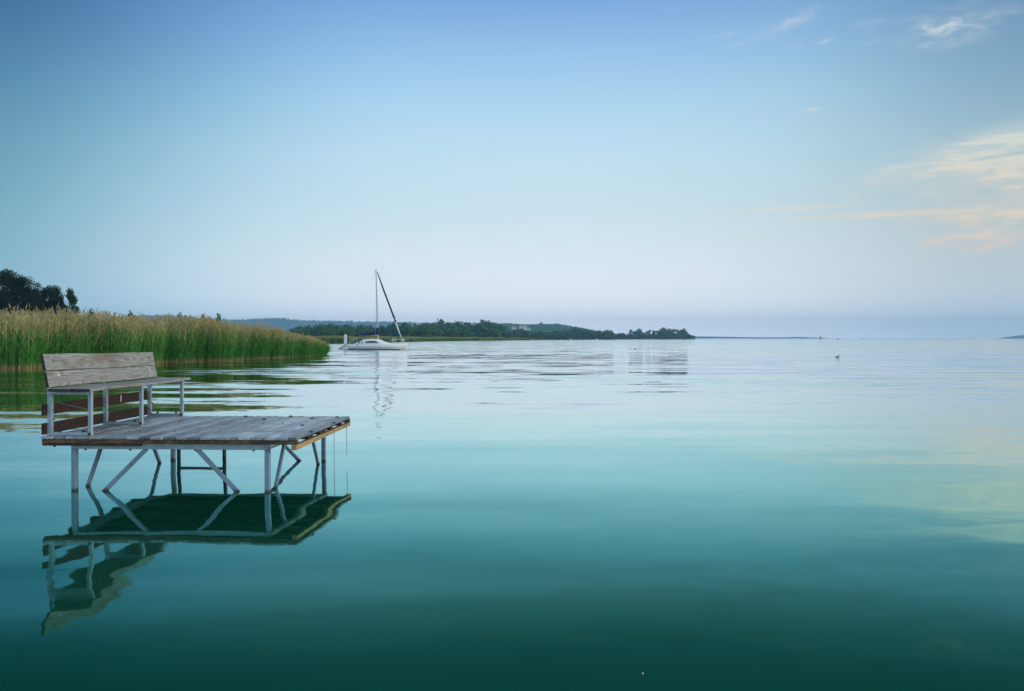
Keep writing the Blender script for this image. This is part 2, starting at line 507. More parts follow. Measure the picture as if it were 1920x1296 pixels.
# ------------------------------------------------------------------ water
def make_water():
    m, t = mat("lake_water")
    P = t.node('ShaderNodeNewGeometry').outputs['Position']
    x, y, z = t.sep(P)
    dist = t.math('SQRT', t.math('ADD', t.math('MULTIPLY', x, x), t.math('MULTIPLY', y, y)))

    def slope(sx, sy, rot, detail, seed):
        v = t.mapping(P, loc=(seed, seed * 1.7, 0), rot=(0, 0, R(rot)), sc=(1 / sx, 1 / sy, 1))
        c = t.noise(v, 1.0, detail, 0.5, 0.25, color=True)
        r, g, b = t.sep(c)
        return t.math('SUBTRACT', r, 0.5), t.math('SUBTRACT', g, 0.5)
    # long swell far out, finer ripples in patches, a glassy sheet close to the shore
    far = t.maprange(dist, 8, 24, 0, 1, True)
    mid = t.maprange(dist, 12, 30, 0, 1, True)
    patch = t.maprange(t.noise(t.mapping(P, sc=(1 / 26, 1 / 9, 1)), 1.0, 2, 0.5), 0.38, 0.66, 0.25, 1, True)
    a1x, a1y = slope(13.0, 2.6, -5, 2, 3.1)
    a1y = t.math('MULTIPLY', a1y, t.math('ADD', 0.4, t.math('MULTIPLY', t.math('ABSOLUTE', a1y), 1.7)))
    a2x, a2y = slope(2.6, 0.62, 4, 3, 9.4)
    a3x, a3y = slope(0.42, 0.17, 9, 2, 21.7)
    a4x, a4y = slope(4.5, 1.2, -8, 2, 55.1)
    s1 = t.math('MULTIPLY', far, 0.20)
    s2 = t.math('MULTIPLY', t.math('MULTIPLY', mid, patch), 0.42)
    a5x, a5y = slope(2.4, 0.7, -4, 2, 71.2)
    s5 = t.maprange(dist, 26, 150, 0, 0.55, True)
    a6x, a6y = slope(11.0, 2.0, -7, 2, 12.9)
    s3 = t.maprange(dist, 8, 16, 0.010, 0.030, True)
    s4 = 0.042

    def comp(p1, p2, p3, p4, k1, k2, k3, k4):
        r = t.math('MULTIPLY', t.math('MULTIPLY', p1, s1), k1)
        r = t.math('ADD', r, t.math('MULTIPLY', t.math('MULTIPLY', p2, s2), k2))
        r = t.math('ADD', r, t.math('MULTIPLY', t.math('MULTIPLY', p3, s3), k3))
        return t.math('ADD', r, t.math('MULTIPLY', p4, s4 * k4))
    nx = comp(a1x, a2x, a3x, a4x, 0.6, 0.8, 3.0, 2.6)
    ny = t.math('ADD', comp(a1y, a2y, a3y, a4y, 1.0, 1.0, 1.0, 1.0), t.math('ADD', t.math('MULTIPLY', t.math('ABSOLUTE', a5y), s5), t.math('MULTIPLY', a6y, 0.065)))
    nrm = t.vmath('NORMALIZE', t.comb(t.math('MULTIPLY', nx, -1), t.math('MULTIPLY', ny, -1), 1.0))
    lw = t.node('ShaderNodeFresnel')
    lw.inputs['IOR'].default_value = 1.333
    t.l.new(nrm, lw.inputs['Normal'])
    fr = lw.outputs[0]
    refl = t.ramp(fr, [(0.0, 0.0), (0.06, 0.02), (0.11, 0.06), (0.155, 0.16), (0.2, 0.35), (0.32, 0.68), (0.45, 0.86), (0.7, 0.93), (1.0, 1.0)])
    tintc = t.ramp(fr, [(0.0, (0.20, 0.72, 0.44)), (0.12, (0.22, 0.70, 0.58)), (0.2, (0.36, 0.87, 0.84)), (0.32, (0.60, 0.98, 0.96)), (0.5, (0.84, 1.0, 0.99)), (0.75, (0.97, 0.99, 1.0)), (1.0, (1, 1, 1))])
    gl = t.node('ShaderNodeBsdfGlossy')
    gl.inputs['Roughness'].default_value = 0.03
    t.put(gl.inputs[0], tintc)
    t.l.new(nrm, gl.inputs['Normal'])
    body = t.mix(t.maprange(t.noise(t.mapping(P, sc=(0.05, 0.12, 1)), 1.0, 3, 0.5), 0.35, 0.7, 0, 1), (0.003, 0.060, 0.031), (0.004, 0.078, 0.042))
    df = t.node('ShaderNodeBsdfDiffuse')
    t.put(df.inputs[0], body)
    mx = t.node('ShaderNodeMixShader')
    t.put(mx.inputs[0], refl)
    t.l.new(df.outputs[0], mx.inputs[1])
    t.l.new(gl.outputs[0], mx.inputs[2])
    t.l.new(mx.outputs[0], t.node('ShaderNodeOutputMaterial').inputs[0])
    S = 5400
    bm = bmesh.new()
    vs_ = [bm.verts.new(p) for p in ((-S, -300, 0), (S, -300, 0), (S, S, 0), (-S, S, 0))]
    bm.faces.new(vs_)
    me = bpy.data.meshes.new("lake_water")
    bm.to_mesh(me)
    bm.free()
    link("lake_water", me, m, kind='structure')


make_water()


# ------------------------------------------------------------------ land
def ground_mat(name, a, b, sc):
    m, t = mat(name)
    P = t.node('ShaderNodeNewGeometry').outputs['Position']
    n = t.noise(P, sc, 6, 0.65)
    principled(t, t.mix(t.maprange(n, 0.35, 0.65, 0, 1), a, b), 0.95, 0.1)
    return m


M_mud = ground_mat("marsh_ground", (0.035, 0.035, 0.018), (0.07, 0.075, 0.03), 0.8)
M_hill = ground_mat("wooded_hill", (0.018, 0.040, 0.022), (0.050, 0.085, 0.035), 0.012)


def land(name, top, z=0.12, m=M_mud):
    """flat low land from an outline, with a thin sloping edge into the water"""
    b = MB()
    vt = [b.bm.verts.new((x, y, z)) for x, y in top]
    vb = [b.bm.verts.new((x, y, -0.3)) for x, y in top]
    b.bm.faces.new(vt)
    n = len(top)
    for i in range(n):
        b.bm.faces.new((vt[i], vt[(i + 1) % n], vb[(i + 1) % n], vb[i]))
    return b.build(name, m, kind='structure')


SHORE = [(-46, 24, 2.5), (-31, 31.5, 2.55), (-25.2, 37.0, 2.62), (-21.6, 42.5, 2.7), (-21.0, 47.5, 2.66), (-19.0, 49.5, 2.62), (-18.2, 56, 2.38), (-17.2, 62, 1.95), (-16.7, 66.5, 1.35), (-17.0, 70.5, 0.75)]
land("marsh_shore", [(-60, 27), (-46, 27), (-33, 34), (-27, 39), (-24, 44), (-23, 51), (-20.5, 58), (-19.5, 66), (-26, 74), (-54, 214), (-400, 300), (-400, 27)])
FAR = [(590, 214), (640, 216), (700, 250), (760, 300), (800, 350), (890, 440), (980, 560), (1030, 650), (1090, 740), (1150, 850), (1230, 950), (1290, 1050), (1306, 1090)]
FARP = [(at(p, d).x, d) for p, d in FAR]
land("far_shore", [(x - 1.5, y + 2.5) for x, y in FARP] + [(300, 1300), (300, 2600), (-2600, 2600), (-2600, 330), (-60, 219)], 0.35)


def ridge(name, D, prof, depth, rough, seed, m=M_hill, kind='structure'):
    """hill range: picture profile (column, row) at distance D, with its own width and slopes"""
    rng = np.random.default_rng(seed)
    px = np.arange(prof[0][0], prof[-1][0] + 0.01, 1.4)
    py = np.interp(px, [p for p, _ in prof], [q for _, q in prof])
    zt = np.maximum(0.0, H_EYE + (HOR - py) * D / 1440)
    ks = [(-0.5, 0), (-0.42, 0.35), (-0.3, 0.65), (-0.15, 0.9), (0, 1), (0.2, 0.9), (0.5, 0.0)]
    b = MB()
    rows = []
    for f, h in ks:
        y = D + f * depth
        j = rng.normal(size=len(px)) * rough * (1 if h > 0 else 0)
        rows.append([(X, y, zz) for X, zz in zip((px - 960) / 1440 * y, np.maximum(zt * h + j * np.minimum(1, zt / (6 * rough + 1e-6)), -0.5 if h == 0 else 0))])
    b.loft(rows, closed=False, caps=False, smooth=False)
    return b.build(name, m, kind=kind)


ridge("far_hills", 4500, [(150, 600), (230, 593), (280, 591), (330, 592), (380, 597), (430, 599.5), (470, 598.5), (495, 596.5), (525, 596.5), (560, 600), (600, 601.5), (640, 602),
                          (690, 603), (730, 603.5), (770, 604.5), (850, 607), (930, 609.5), (990, 611), (1030, 616), (1090, 628), (1130, 634)], 1000, 3.5, 1)
ridge("low_far_shore", 4700, [(1180, 633), (1260, 630.5), (1330, 631.0), (1380, 632.0), (1440, 632.8), (1475, 632.6), (1495, 631.8), (1515, 632.6), (1555, 634.2)], 600, 0.8, 2)
ridge("right_far_hill", 4700, [(1872, 634.2), (1895, 631.5), (1920, 628.0), (1980, 622), (2100, 616), (2300, 620), (2400, 630)], 900, 1.5, 3)
HILLP = [(880, 634), (915, 616), (935, 609.5), (950, 609), (970, 610.5), (1000, 611), (1030, 610.5), (1050, 610.5), (1065, 613.5), (1085, 617), (1110, 622), (1150, 630), (1170, 634)]
ridge("near_wooded_hill", 1800, [(p, 634.3 - (634.3 - q) * 0.74) for p, q in HILLP], 700, 1.5, 4)


# ------------------------------------------------------------------ reeds
def polyline_sample(pts, t):
    P = np.array(pts, dtype=float)
    seg = np.linalg.norm(np.diff(P[:, :2], axis=0), axis=1)
    cum = np.concatenate([[0], np.cumsum(seg)])
    s = t * cum[-1]
    out = np.stack([np.interp(s, cum, P[:, k]) for k in range(P.shape[1])], 1)
    e = 0.02
    a_ = np.stack([np.interp(np.clip(s - e * cum[-1], 0, cum[-1]), cum, P[:, k]) for k in (0, 1)], 1)
    b_ = np.stack([np.interp(np.clip(s + e * cum[-1], 0, cum[-1]), cum, P[:, k]) for k in (0, 1)], 1)
    d = b_ - a_
    d /= np.linalg.norm(d, axis=1, keepdims=True)
    return out, np.stack([-d[:, 1], d[:, 0]], 1), s, cum[-1]


def ribbon(p0, p1, p2, w0, w1, w2, az_):
    """two quads from p0 over p1 to p2, width along azimuth az_"""
    s = np.stack([np.cos(az_), np.sin(az_), np.zeros_like(az_)], 1)
    a0, a1, a2 = s * w0[:, None] / 2, s * w1[:, None] / 2, s * w2[:, None] / 2
    return [np.stack([p0 - a0, p0 + a0, p1 + a1, p1 - a1], 1), np.stack([p1 - a1, p1 + a1, p2 + a2, p2 - a2], 1)]


def reed_bed(name, shore, n, depth, seed, label, near=True):
    rng = np.random.default_rng(seed)
    t = rng.random(n)
    q, nrm, s, L = polyline_sample(shore, t)
    d = np.where(rng.random(n) < 0.55, rng.random(n) ** 1.3 * 2.2, rng.random(n) * depth)
    taper = np.clip((L - s) / 9.0, 0.12, 1)
    wig = 0.35 * np.sin(s * 0.9) + 0.25 * np.sin(s * 2.3 + 1)
    base = np.zeros((n, 3))
    base[:, :2] = q[:, :2] + nrm * (d * taper + wig * taper)[:, None]
    base[:, 2] = -0.15
    lump = 1 + 0.035 * np.sin(s * 1.7 + d) + 0.03 * np.sin(s * 0.63 + 2)
    Hh = q[:, 2] * lump * np.clip(0.80 + d * 0.10, 0, 1.0) * rng.normal(1, 0.055, n)
    dry = rng.random(n) < 0.40
    Hh = np.where(dry, Hh * rng.uniform(0.86, 1.03, n), Hh * rng.uniform(0.60, 0.93, n))
    lean = rng.normal(0, 0.075, (n, 2)) - nrm * (0.13 * np.clip(1 - d / 1.6, 0, 1) * rng.random(n))[:, None]
    top = base + np.concatenate([lean * Hh[:, None], Hh[:, None] + 0.15], 1)
    qs, mi = [], []

    def add(v, k):
        qs.extend(v)
        mi.extend([np.full(len(x), k) for x in v])
    az_ = rng.random(n) * math.pi
    f = rng.uniform(0.10, 0.20, n)[:, None]
    mid = base + (top - base) * f
    w = rng.uniform(0.009, 0.016, n)
    add(ribbon(base, base + (top - base) * f * 0.5, mid, w * 1.2, w * 1.1, w, az_), 2)
    for sel, k in ((dry, 1), (~dry, 0)):
        m_ = mid[sel]
        lo, hi = ribbon(m_, m_ + (top[sel] - m_) * 0.45, top[sel], w[sel], w[sel] * 0.9, w[sel] * 0.6, az_[sel])
        add([lo], 0)
        add([hi], k)
    # leaves
    for j in range(6):
        sel = (~dry) | (rng.random(n) < 0.55)
        k = sel.sum()
        lo_ = np.where(base[sel, 1] < 37.5, 0.40, np.where((base[sel, 1] > 43.5) & (base[sel, 1] < 47.8), 0.34, 0.17))
        fr = lo_ + rng.random(k) * (0.92 - lo_)
        p0 = base[sel] + (top[sel] - base[sel]) * fr[:, None]
        a_ = rng.random(k) * 2 * math.pi
        ln = rng.uniform(0.38, 0.85, k)
        o = np.stack([np.cos(a_), np.sin(a_)], 1)
        p1 = p0 + np.concatenate([o * (ln * 0.35)[:, None], (ln * rng.uniform(0.35, 0.6, k))[:, None]], 1)
        p2 = p0 + np.concatenate([o * (ln * 0.85)[:, None], (ln * rng.uniform(0.1, 0.75, k))[:, None]], 1)
        ww = rng.uniform(0.018, 0.034, k)
        kk = ribbon(p0, p1, p2, ww * 0.6, ww, ww * 0.1, a_ + math.pi / 2 + rng.normal(0, 0.5, k))
        g = np.where(dry[sel] & (fr > 0.64) & (rng.random(k) < 0.8), 1, 0)
        for v in kk:
            qs.append(v)
            mi.append(g)
    # plumes
    sel = dry | (rng.random(n) < 0.12)
    k = sel.sum()
    p0 = top[sel]
    a_ = rng.random(k) * 2 * math.pi
    dr = np.stack([np.cos(a_), np.sin(a_)], 1)
    ln = rng.uniform(0.18, 0.34, k)
    for r_ in range(3):
        p1 = p0 + np.concatenate([dr * (ln * 0.15)[:, None], (ln * 0.55)[:, None]], 1)
        p2 = p0 + np.concatenate([dr * (ln * rng.uniform(0.3, 0.6, k))[:, None], (ln * rng.uniform(0.7, 1.0, k))[:, None]], 1)
        ww = rng.uniform(0.03, 0.065, k)
        add(ribbon(p0, p1, p2, ww * 0.3, ww, ww * 0.15, a_ + r_ * 1.05), 1)
    me = quad_mesh(name, np.concatenate(qs), np.concatenate(mi))
    o = link(name, me, [M_rgreen, M_rtan, M_rstalk])
    return tag(o, label, "reeds", kind='stuff')


reed_bed("reed_bed", SHORE, 36000, 9.0, 5, "tall green reeds with tan plumes standing in the water behind the bench")


def far_reeds():
    rng = np.random.default_rng(8)
    n = 26000
    pts = [(x, y, h) for (x, y), h in zip(FARP[:8], (2.1, 2.1, 2.1, 2.15, 2.2, 2.2, 1.7, 0.8))]
    q, nrm, s, L = polyline_sample(pts, rng.random(n) ** 1.25)
    d = rng.random(n) ** 1.5 * 9
    P = np.zeros((n, 3))
    P[:, :2] = q[:, :2] + nrm * d[:, None]
    h = q[:, 2] * rng.normal(1, 0.05, n) * (0.92 + 0.08 * np.sin(s * 0.11)) * np.clip(0.8 + d * 0.1, 0, 1)
    a_ = rng.random(n) * math.pi
    top = P + np.stack([rng.normal(0, 0.12, n), rng.normal(0, 0.12, n), h], 1)
    w = rng.uniform(0.10, 0.24, n)
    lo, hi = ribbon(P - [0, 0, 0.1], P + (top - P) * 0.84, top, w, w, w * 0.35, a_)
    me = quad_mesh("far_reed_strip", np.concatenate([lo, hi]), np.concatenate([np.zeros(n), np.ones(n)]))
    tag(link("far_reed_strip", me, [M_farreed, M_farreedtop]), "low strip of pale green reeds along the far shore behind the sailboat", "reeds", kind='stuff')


far_reeds()


# ------------------------------------------------------------------ trees
def crown_points(rng, n, h, shape):
    """leaf points of a crown of height h (base at z=0): clumps carried by limbs"""
    if shape == 'poplar':
        nc, z0, wd = 34, 0.10, 0.17
    elif shape == 'grove':
        nc, z0, wd = 46, 0.10, 0.235
    elif shape == 'shrub':
        nc, z0, wd = 18, 0.08, 0.62
    elif shape == 'slim':
        nc, z0, wd = 24, 0.14, 0.22
    else:
        nc, z0, wd = 46, 0.06, 0.46
    cz = z0 + (1 - z0) * rng.random(nc) ** 0.85
    u = (cz - z0) / (1 - z0)
    prof = {'poplar': np.sin(np.pi * np.clip(u * 0.86 + 0.12, 0, 1)) ** 0.7, 'slim': np.sin(np.pi * np.clip(u * 0.8 + 0.15, 0, 1)) ** 0.6,
            'grove': np.sin(np.pi * np.clip(u * 0.80 + 0.14, 0, 1)) ** 0.6}.get(shape, np.sin(np.pi * np.clip(u * 0.72 + 0.25, 0, 1)) ** 0.5)
    r = wd * prof * np.sqrt(rng.random(nc)) * 0.92
    a_ = rng.random(nc) * 2 * math.pi
    C = np.stack([r * np.cos(a_), r * np.sin(a_), cz * 0.94], 1) * h
    sig = h * wd * rng.uniform(0.16, 0.34, nc)
    i = rng.integers(0, nc, n)
    off = rng.normal(size=(n, 3))
    off /= np.linalg.norm(off, axis=1, keepdims=True)
    off *= rng.random((n, 1)) ** 0.45
    P = C[i] + off * (sig[i] * 1.5)[:, None] * np.array([1, 1, 0.85 if shape != 'poplar' else 1.35])
    P[:, 2] = np.maximum(P[:, 2], 0.02 * h)
    return P, C


def tree_meshes(seed, h, shape, n, leaf):
    rng = np.random.default_rng(seed)
    P, C = crown_points(rng, n, h, shape)
    crown = quad_mesh("crown", leaf_quads(P, leaf, rng, 0.75))
    b = MB()
    lean = rng.normal(0, 0.02, 2) * h
    tr = 0.016 * h
    ax = lambda f: Vector((lean[0] * f, lean[1] * f, h * 0.86 * f))
    b.tube([ax(f) - Vector((0, 0, 0.3 if f == 0 else 0)) for f in (0, 0.15, 0.4, 0.7, 1)], [tr * 1.3, tr, tr * 0.75, tr * 0.45, tr * 0.12], 7)
    for c in C[:16]:
        f = min(0.92, max(0.1, c[2] / h - 0.14))
        p = ax(f)
        q = Vector(c)
        b.tube([p, p.lerp(q, 0.5) + Vector((0, 0, 0.02 * h)), q], [tr * 0.4, tr * 0.25, tr * 0.08], 5)
    bmesh.ops.recalc_face_normals(b.bm, faces=b.bm.faces)
    trunk = bpy.data.meshes.new("trunk")
    b.bm.to_mesh(trunk)
    b.bm.free()
    return crown, trunk


def near_tree(px, py, D, h_scale_w, seed, shape, n, label, m, group="trees behind the reeds", leaf=0.24, name="leafy_tree"):
    z = zat(py, D)
    crown, trunk = tree_meshes(seed, z, shape, n, leaf)
    p = at(px, D, 0.1)
    r = empty(name, p, 0, label, "tree", group)
    r.scale = (h_scale_w, h_scale_w, 1)
    link("crown", crown, m, r)
    link("trunk", trunk, M_bark, r)
    return r


NT_ROW = [(-34, 515, 131, 0.60, 10, 'grove', 5000, "dark tree cut by the left edge of the photo behind the reeds"),
          (-12, 511, 133, 0.55, 18, 'grove', 4500, "dark crown at the left photo edge, close beside the tallest tree"),
          (8, 504, 128, 0.62, 11, 'grove', 6000, "tallest dark tree at the left end of the row behind the reeds"),
          (28, 517, 132, 0.50, 12, 'grove', 4500, "dark upright tree just right of the tallest tree behind the reeds"),
          (43, 519, 130, 0.52, 13, 'grove', 5000, "dark bushy tree in the middle of the close row behind the reeds"),
          (59, 523, 129, 0.50, 20, 'grove', 4500, "dark tree with ragged right side before the first gap in the row"),
          (69, 551, 126, 0.45, 14, 'grove', 1800, "small dark tree standing in the first gap of the row"),
          (82, 541, 131, 0.42, 15, 'poplar', 2600, "slim dark tree forming the left prong of the forked trees"),
          (95, 532, 134, 0.50, 19, 'grove', 3600, "tallest of the forked airy trees with sky between their limbs"),
          (107, 539, 130, 0.46, 16, 'grove', 2800, "rounded airy tree right of the tallest forked tree"),
          (117, 552, 128, 0.36, 22, 'poplar', 1500, "short slim tree just left of the separate green poplar")]
for q in NT_ROW:
    near_tree(q[0], q[1], q[2], q[3] * 1.4, q[4], q[5], int(q[6] * 1.8), q[7], M_nearleaf, leaf=0.28)
near_tree(132, 545, 128, 0.95, 17, 'poplar', 7000, "separate greener poplar at the right end of the row behind the reeds", M_fresh, name="poplar_tree")

# templates for the far shore (height 1, shared meshes)
TPL = {}
for k, (shape, n, leaf) in {'round': ('round', 1500, 0.10), 'round_b': ('round', 1500, 0.10), 'slim': ('slim', 1000, 0.07), 'slim_b': ('slim', 1000, 0.07),
                            'shrub': ('shrub', 500, 0.14)}.items():
    cm, tm = tree_meshes(hash_ := sum(map(ord, k)) + 31, 1.0, shape, n, leaf)
    TPL[k] = (cm, tm)


def template(k, m):
    key = (k, m.name)
    if key not in TPL:
        cm, tm = TPL[k]
        me = cm.copy()
        me.materials.append(m)
        t2 = tm.copy()
        t2.materials.append(M_bark)
        a_ = bpy.data.objects.new("crown", me)
        b_ = bpy.data.objects.new("trunk", t2)
        TPL[key] = (a_, b_)
    return TPL[key]


def far_tree(px, py, D, wpx, k, m, label, group, rng, parts=True, name="shore_tree", base=0.3):
    h = zat(py, D) - base
    wd = {'round': 0.92, 'round_b': 0.92, 'slim': 0.46, 'slim_b': 0.46, 'shrub': 1.4}[k]
    sw = 1.3 * wpx * D / 1440 / wd
    r = empty(name, at(px, D, base), rng.uniform(0, 6.28), label, "tree", group)
    r.scale = (sw, sw, h)
    for o in template(k, m) if parts else template(k, m)[:1]:
        c = o.copy()
        COL.objects.link(c)
        c.parent = r
    return r


rnd = random.Random(3)
RK = lambda: rnd.choice(('round', 'round_b'))
SK = lambda: rnd.choice(('slim', 'slim_b'))
G1, L1 = "trees of the wood behind the far reed strip", "leafy dark green tree in the dense wood behind the far reed strip"
G2, L2 = "trees along the wooded point", "leafy blue green tree in the low row on the far wooded point"
G3, L3 = "trees of the grove at the tip of the point", "slender tall tree in the grove near the tip of the far point"
# wood behind the strip, left to right (column, top row, width)
for px, py, w in [(548, 617, 22), (565, 613, 24), (582, 611, 22), (600, 609, 26), (618, 607.5, 24), (636, 611, 26), (655, 610, 26), (674, 610.5, 26), (693, 611, 24), (712, 612, 24),
                  (728, 611, 22), (744, 606, 20), (760, 606, 22), (776, 609, 22), (798, 606.5, 24), (812, 606, 18), (842, 606, 26), (862, 604.5, 28), (880, 606, 24), (930, 606.5, 24), (940, 609, 18)]:
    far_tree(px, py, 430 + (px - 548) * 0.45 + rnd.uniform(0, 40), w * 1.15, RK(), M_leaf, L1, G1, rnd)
far_tree(826, 600.5, 545, 17, 'round', M_leaf, "tall narrow tree rising above the wood right of the sailboat", G1, rnd)
far_tree(904, 601.5, 560, 34, 'round_b', M_leaf, "broadest dark round tree topping the wood halfway along the far shore", G1, rnd)
G4 = "lighter trees at the front of the wood"
for px, py, w in [(566, 618, 26), (610, 616, 26), (648, 617, 30), (690, 618, 26), (790, 612, 36), (810, 614, 30), (845, 617, 30), (872, 620, 26), (925, 618, 26)]:
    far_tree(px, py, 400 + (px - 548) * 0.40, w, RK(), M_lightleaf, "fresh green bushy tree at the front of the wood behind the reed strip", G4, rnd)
for px, py, w in [(948, 622, 20), (964, 619, 18), (980, 617, 20), (996, 621, 22), (1012, 622, 20), (1028, 623, 22), (1044, 621, 22), (1060, 620, 20)]:
    far_tree(px, py, 620 + (px - 948) * 1.0, w * 1.2, RK(), M_leaf, "low rounded tree at the water below the wooded hill", "trees below the wooded hill", rnd)
for px, py, w in [(1072, 615.5, 9), (1080, 615, 10), (1089, 615.5, 10), (1097, 618, 11), (1104, 619.5, 12), (1112, 622, 12), (1118, 623, 12), (1124, 620, 11), (1131, 622, 12), (1138, 619.2, 13), (1144, 620, 12)]:
    far_tree(px, py, 830, w * 1.15, RK(), M_leaf, L2, G2, rnd)
for px, py, w in [(1150, 626, 9), (1157, 627, 9), (1162, 625.5, 7), (1167, 625.2, 10), (1174, 628, 10), (1181, 628, 9), (1294, 628, 9), (1187, 627, 8)]:
    far_tree(px, py, 1000, w * 1.6, 'round', M_leaf, "small low tree in the gap between the groves on the far point", "small trees of the far point", rnd)
for px, py, w in [(1183, 618, 8), (1190, 621, 8), (1197, 616.8, 10), (1204, 622, 9), (1213, 621, 8), (1218, 618, 6), (1226, 619.5, 7), (1232, 620, 8), (1240, 618, 9), (1246, 615.3, 12), (1254, 617, 9),
                  (1262, 616.8, 8), (1270, 617, 8), (1277, 617.6, 8), (1283, 617, 9), (1288, 623, 8)]:
    far_tree(px, py, 1040, w * 1.1, SK() if w < 9 else RK(), M_leaf, L3, G3, rnd)
for px in (1192, 1206, 1224, 1238, 1252, 1266, 1280):
    far_tree(px + rnd.uniform(-2, 2), rnd.uniform(621.5, 626), 1110, 8, 'round_b', M_leaf, "rear tree closing the gaps behind the slender trees of the far grove", "rear trees of the far grove", rnd)
for px in range(1184, 1292, 6):
    far_tree(px + rnd.uniform(-2, 2), rnd.uniform(626.5, 629), 1065, 8, 'round', M_leaf, "low bush filling the gaps between the trunks of the far grove", "bushes of the far grove", rnd, name="shore_bush")
# tops showing over the near reeds
far_tree(335, 590.5, 300, 22, 'shrub', M_leaf, "low dark treetop showing over the reeds at the blue hill", "treetops over the reeds", rnd, base=0.1)
far_tree(353, 595, 310, 20, 'shrub', M_leaf, "flat dark treetop right beside the low treetop over the reeds", "treetops over the reeds", rnd, base=0.1)
far_tree(380, 591.5, 300, 10, 'round', M_leaf, "small round treetop alone over the middle of the reeds", "treetops over the reeds", rnd, base=0.1)
far_tree(409.5, 589.5, 300, 11, 'round_b', M_leaf, "twin topped small dark tree highest over the middle of the reeds", "treetops over the reeds", rnd, base=0.1)
far_tree(170, 584, 150, 20, 'shrub', M_fresh, "green bush just right of the separate poplar behind the reeds", "treetops over the reeds", rnd, base=0.1)
far_tree(245, 588, 170, 24, 'shrub', M_fresh, "low green bush over the reeds above the bench back", "treetops over the reeds", rnd, base=0.1)


def hill_wood():
    """forest cover of the near hill: one mass nobody could count"""
    rng = np.random.default_rng(21)
    n = 26000
    px = rng.uniform(895, 1150, n)
    ridge_y = np.interp(px, [p for p, _ in HILLP], [q for _, q in HILLP])
    u = rng.random(n) ** 0.8
    D = 1500 + u * 320
    zt = H_EYE + (HOR - ridge_y) * 1800 / 1440
    prof = np.interp(u, [0, 0.3, 0.6, 1.0], [0.1, 0.55, 0.85, 1.0])
    z = zt * prof * 0.96 + rng.random(n) ** 3 * 5
    P = np.stack([(px - 960) / 1440 * D, D, np.maximum(z, 1)], 1)
    # a few spires on the skyline
    for sx, top in ((1012, 606.5), (1016, 605.5), (1008, 608.5), (1042, 608), (1044, 607), (1036, 609), (1054, 610), (1027, 609)):
        k = 160
        zz = rng.random(k)
        hgt = zat(top, 1790)
        Q = np.stack([(sx - 960) / 1440 * 1790 + rng.normal(0, 1.4, k) * (1.1 - zz), 1790 + rng.normal(0, 1, k), hgt - 12 * (1 - zz)], 1)
        P = np.concatenate([P, Q])
    me = quad_mesh("hill_forest", leaf_quads(P, 4.0, rng, 0.9))
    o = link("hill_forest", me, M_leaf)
    tag(o, "dense blue green forest covering the hill behind the far shore", "forest", kind='stuff')


hill_wood()

# ------------------------------------------------------------------ houses and radio mast on the hill
def house(px, py_base, w, hgt, D, label):
    r = empty("white_house", at(px, D, zat(py_base, D)), R(rnd.uniform(-12, 12)), label, "house", "white houses on the wooded hill")
    dpt = w * 0.8
    MB().box((-w / 2, -dpt / 2, -4), (w / 2, dpt / 2, hgt)).build("wall", M_house, r)
    b = MB()
    e = 0.5
    rh = hgt * 0.55
    b.loft([[(-w / 2 - e, -dpt / 2 - e, hgt + 0.02), (-w / 2 - e, dpt / 2 + e, hgt + 0.02), (-w / 2 - e, 0, hgt + rh)],
            [(w / 2 + e, -dpt / 2 - e, hgt + 0.02), (w / 2 + e, dpt / 2 + e, hgt + 0.02), (w / 2 + e, 0, hgt + rh)]], smooth=False)
    b.build("roof", M_roof, r)
    for k in range(3):
        x = (-0.3 + 0.3 * k) * w
        MB().box((x - 0.6, -dpt / 2 - 0.06, hgt * 0.35), (x + 0.6, -dpt / 2 + 0.02, hgt * 0.7)).build("window", M_window, r)
    return r


house(963.5, 616.2, 8.0, 3.6, 1470, "small white house at the left end of the row on the wooded hill")
house(980.5, 617.5, 13.5, 6.0, 1460, "largest white house in the middle of the row on the wooded hill")
house(990.5, 618.6, 6.5, 3.0, 1465, "small low white house at the right end of the row on the wooded hill")
house(777, 609.2, 12, 3.5, 1700, "wide pale house among trees above the bow of the sailboat")


def radio_mast():
    D = 1850
    r = empty("radio_mast", at(946, D, zat(611, D)), 0, "thin grey radio mast standing on top of the wooded hill", "mast")
    h = 16.5
    b = MB()
    for k in range(3):
        a_ = 2 * math.pi * k / 3
        b.tube([(0.7 * math.cos(a_), 0.7 * math.sin(a_), 0), (0.3 * math.cos(a_), 0.3 * math.sin(a_), h)], 0.16, 5)
    for i in range(8):
        z = h * (i + 0.5) / 8
        q = 0.7 - 0.4 * z / h
        pts = [(q * math.cos(2 * math.pi * k / 3), q * math.sin(2 * math.pi * k / 3), z) for k in range(3)]
        for k in range(3):
            b.tube([pts[k], pts[(k + 1) % 3]], 0.07, 4)
    b.build("lattice", M_alu, r)
    MB().tube([(0, 0, h), (0, 0, h + 3)], 0.12, 5).build("aerial", M_alu, r)


radio_mast()

# ------------------------------------------------------------------ bathing platform
TH = R(-2.5)
ZT = 0.54
plat = empty("bathing_platform", (-2.071, 7.40, 0), TH, "weathered wooden bathing platform on grey steel legs in the lake", "platform")
PW, PD = 2.54, 2.02


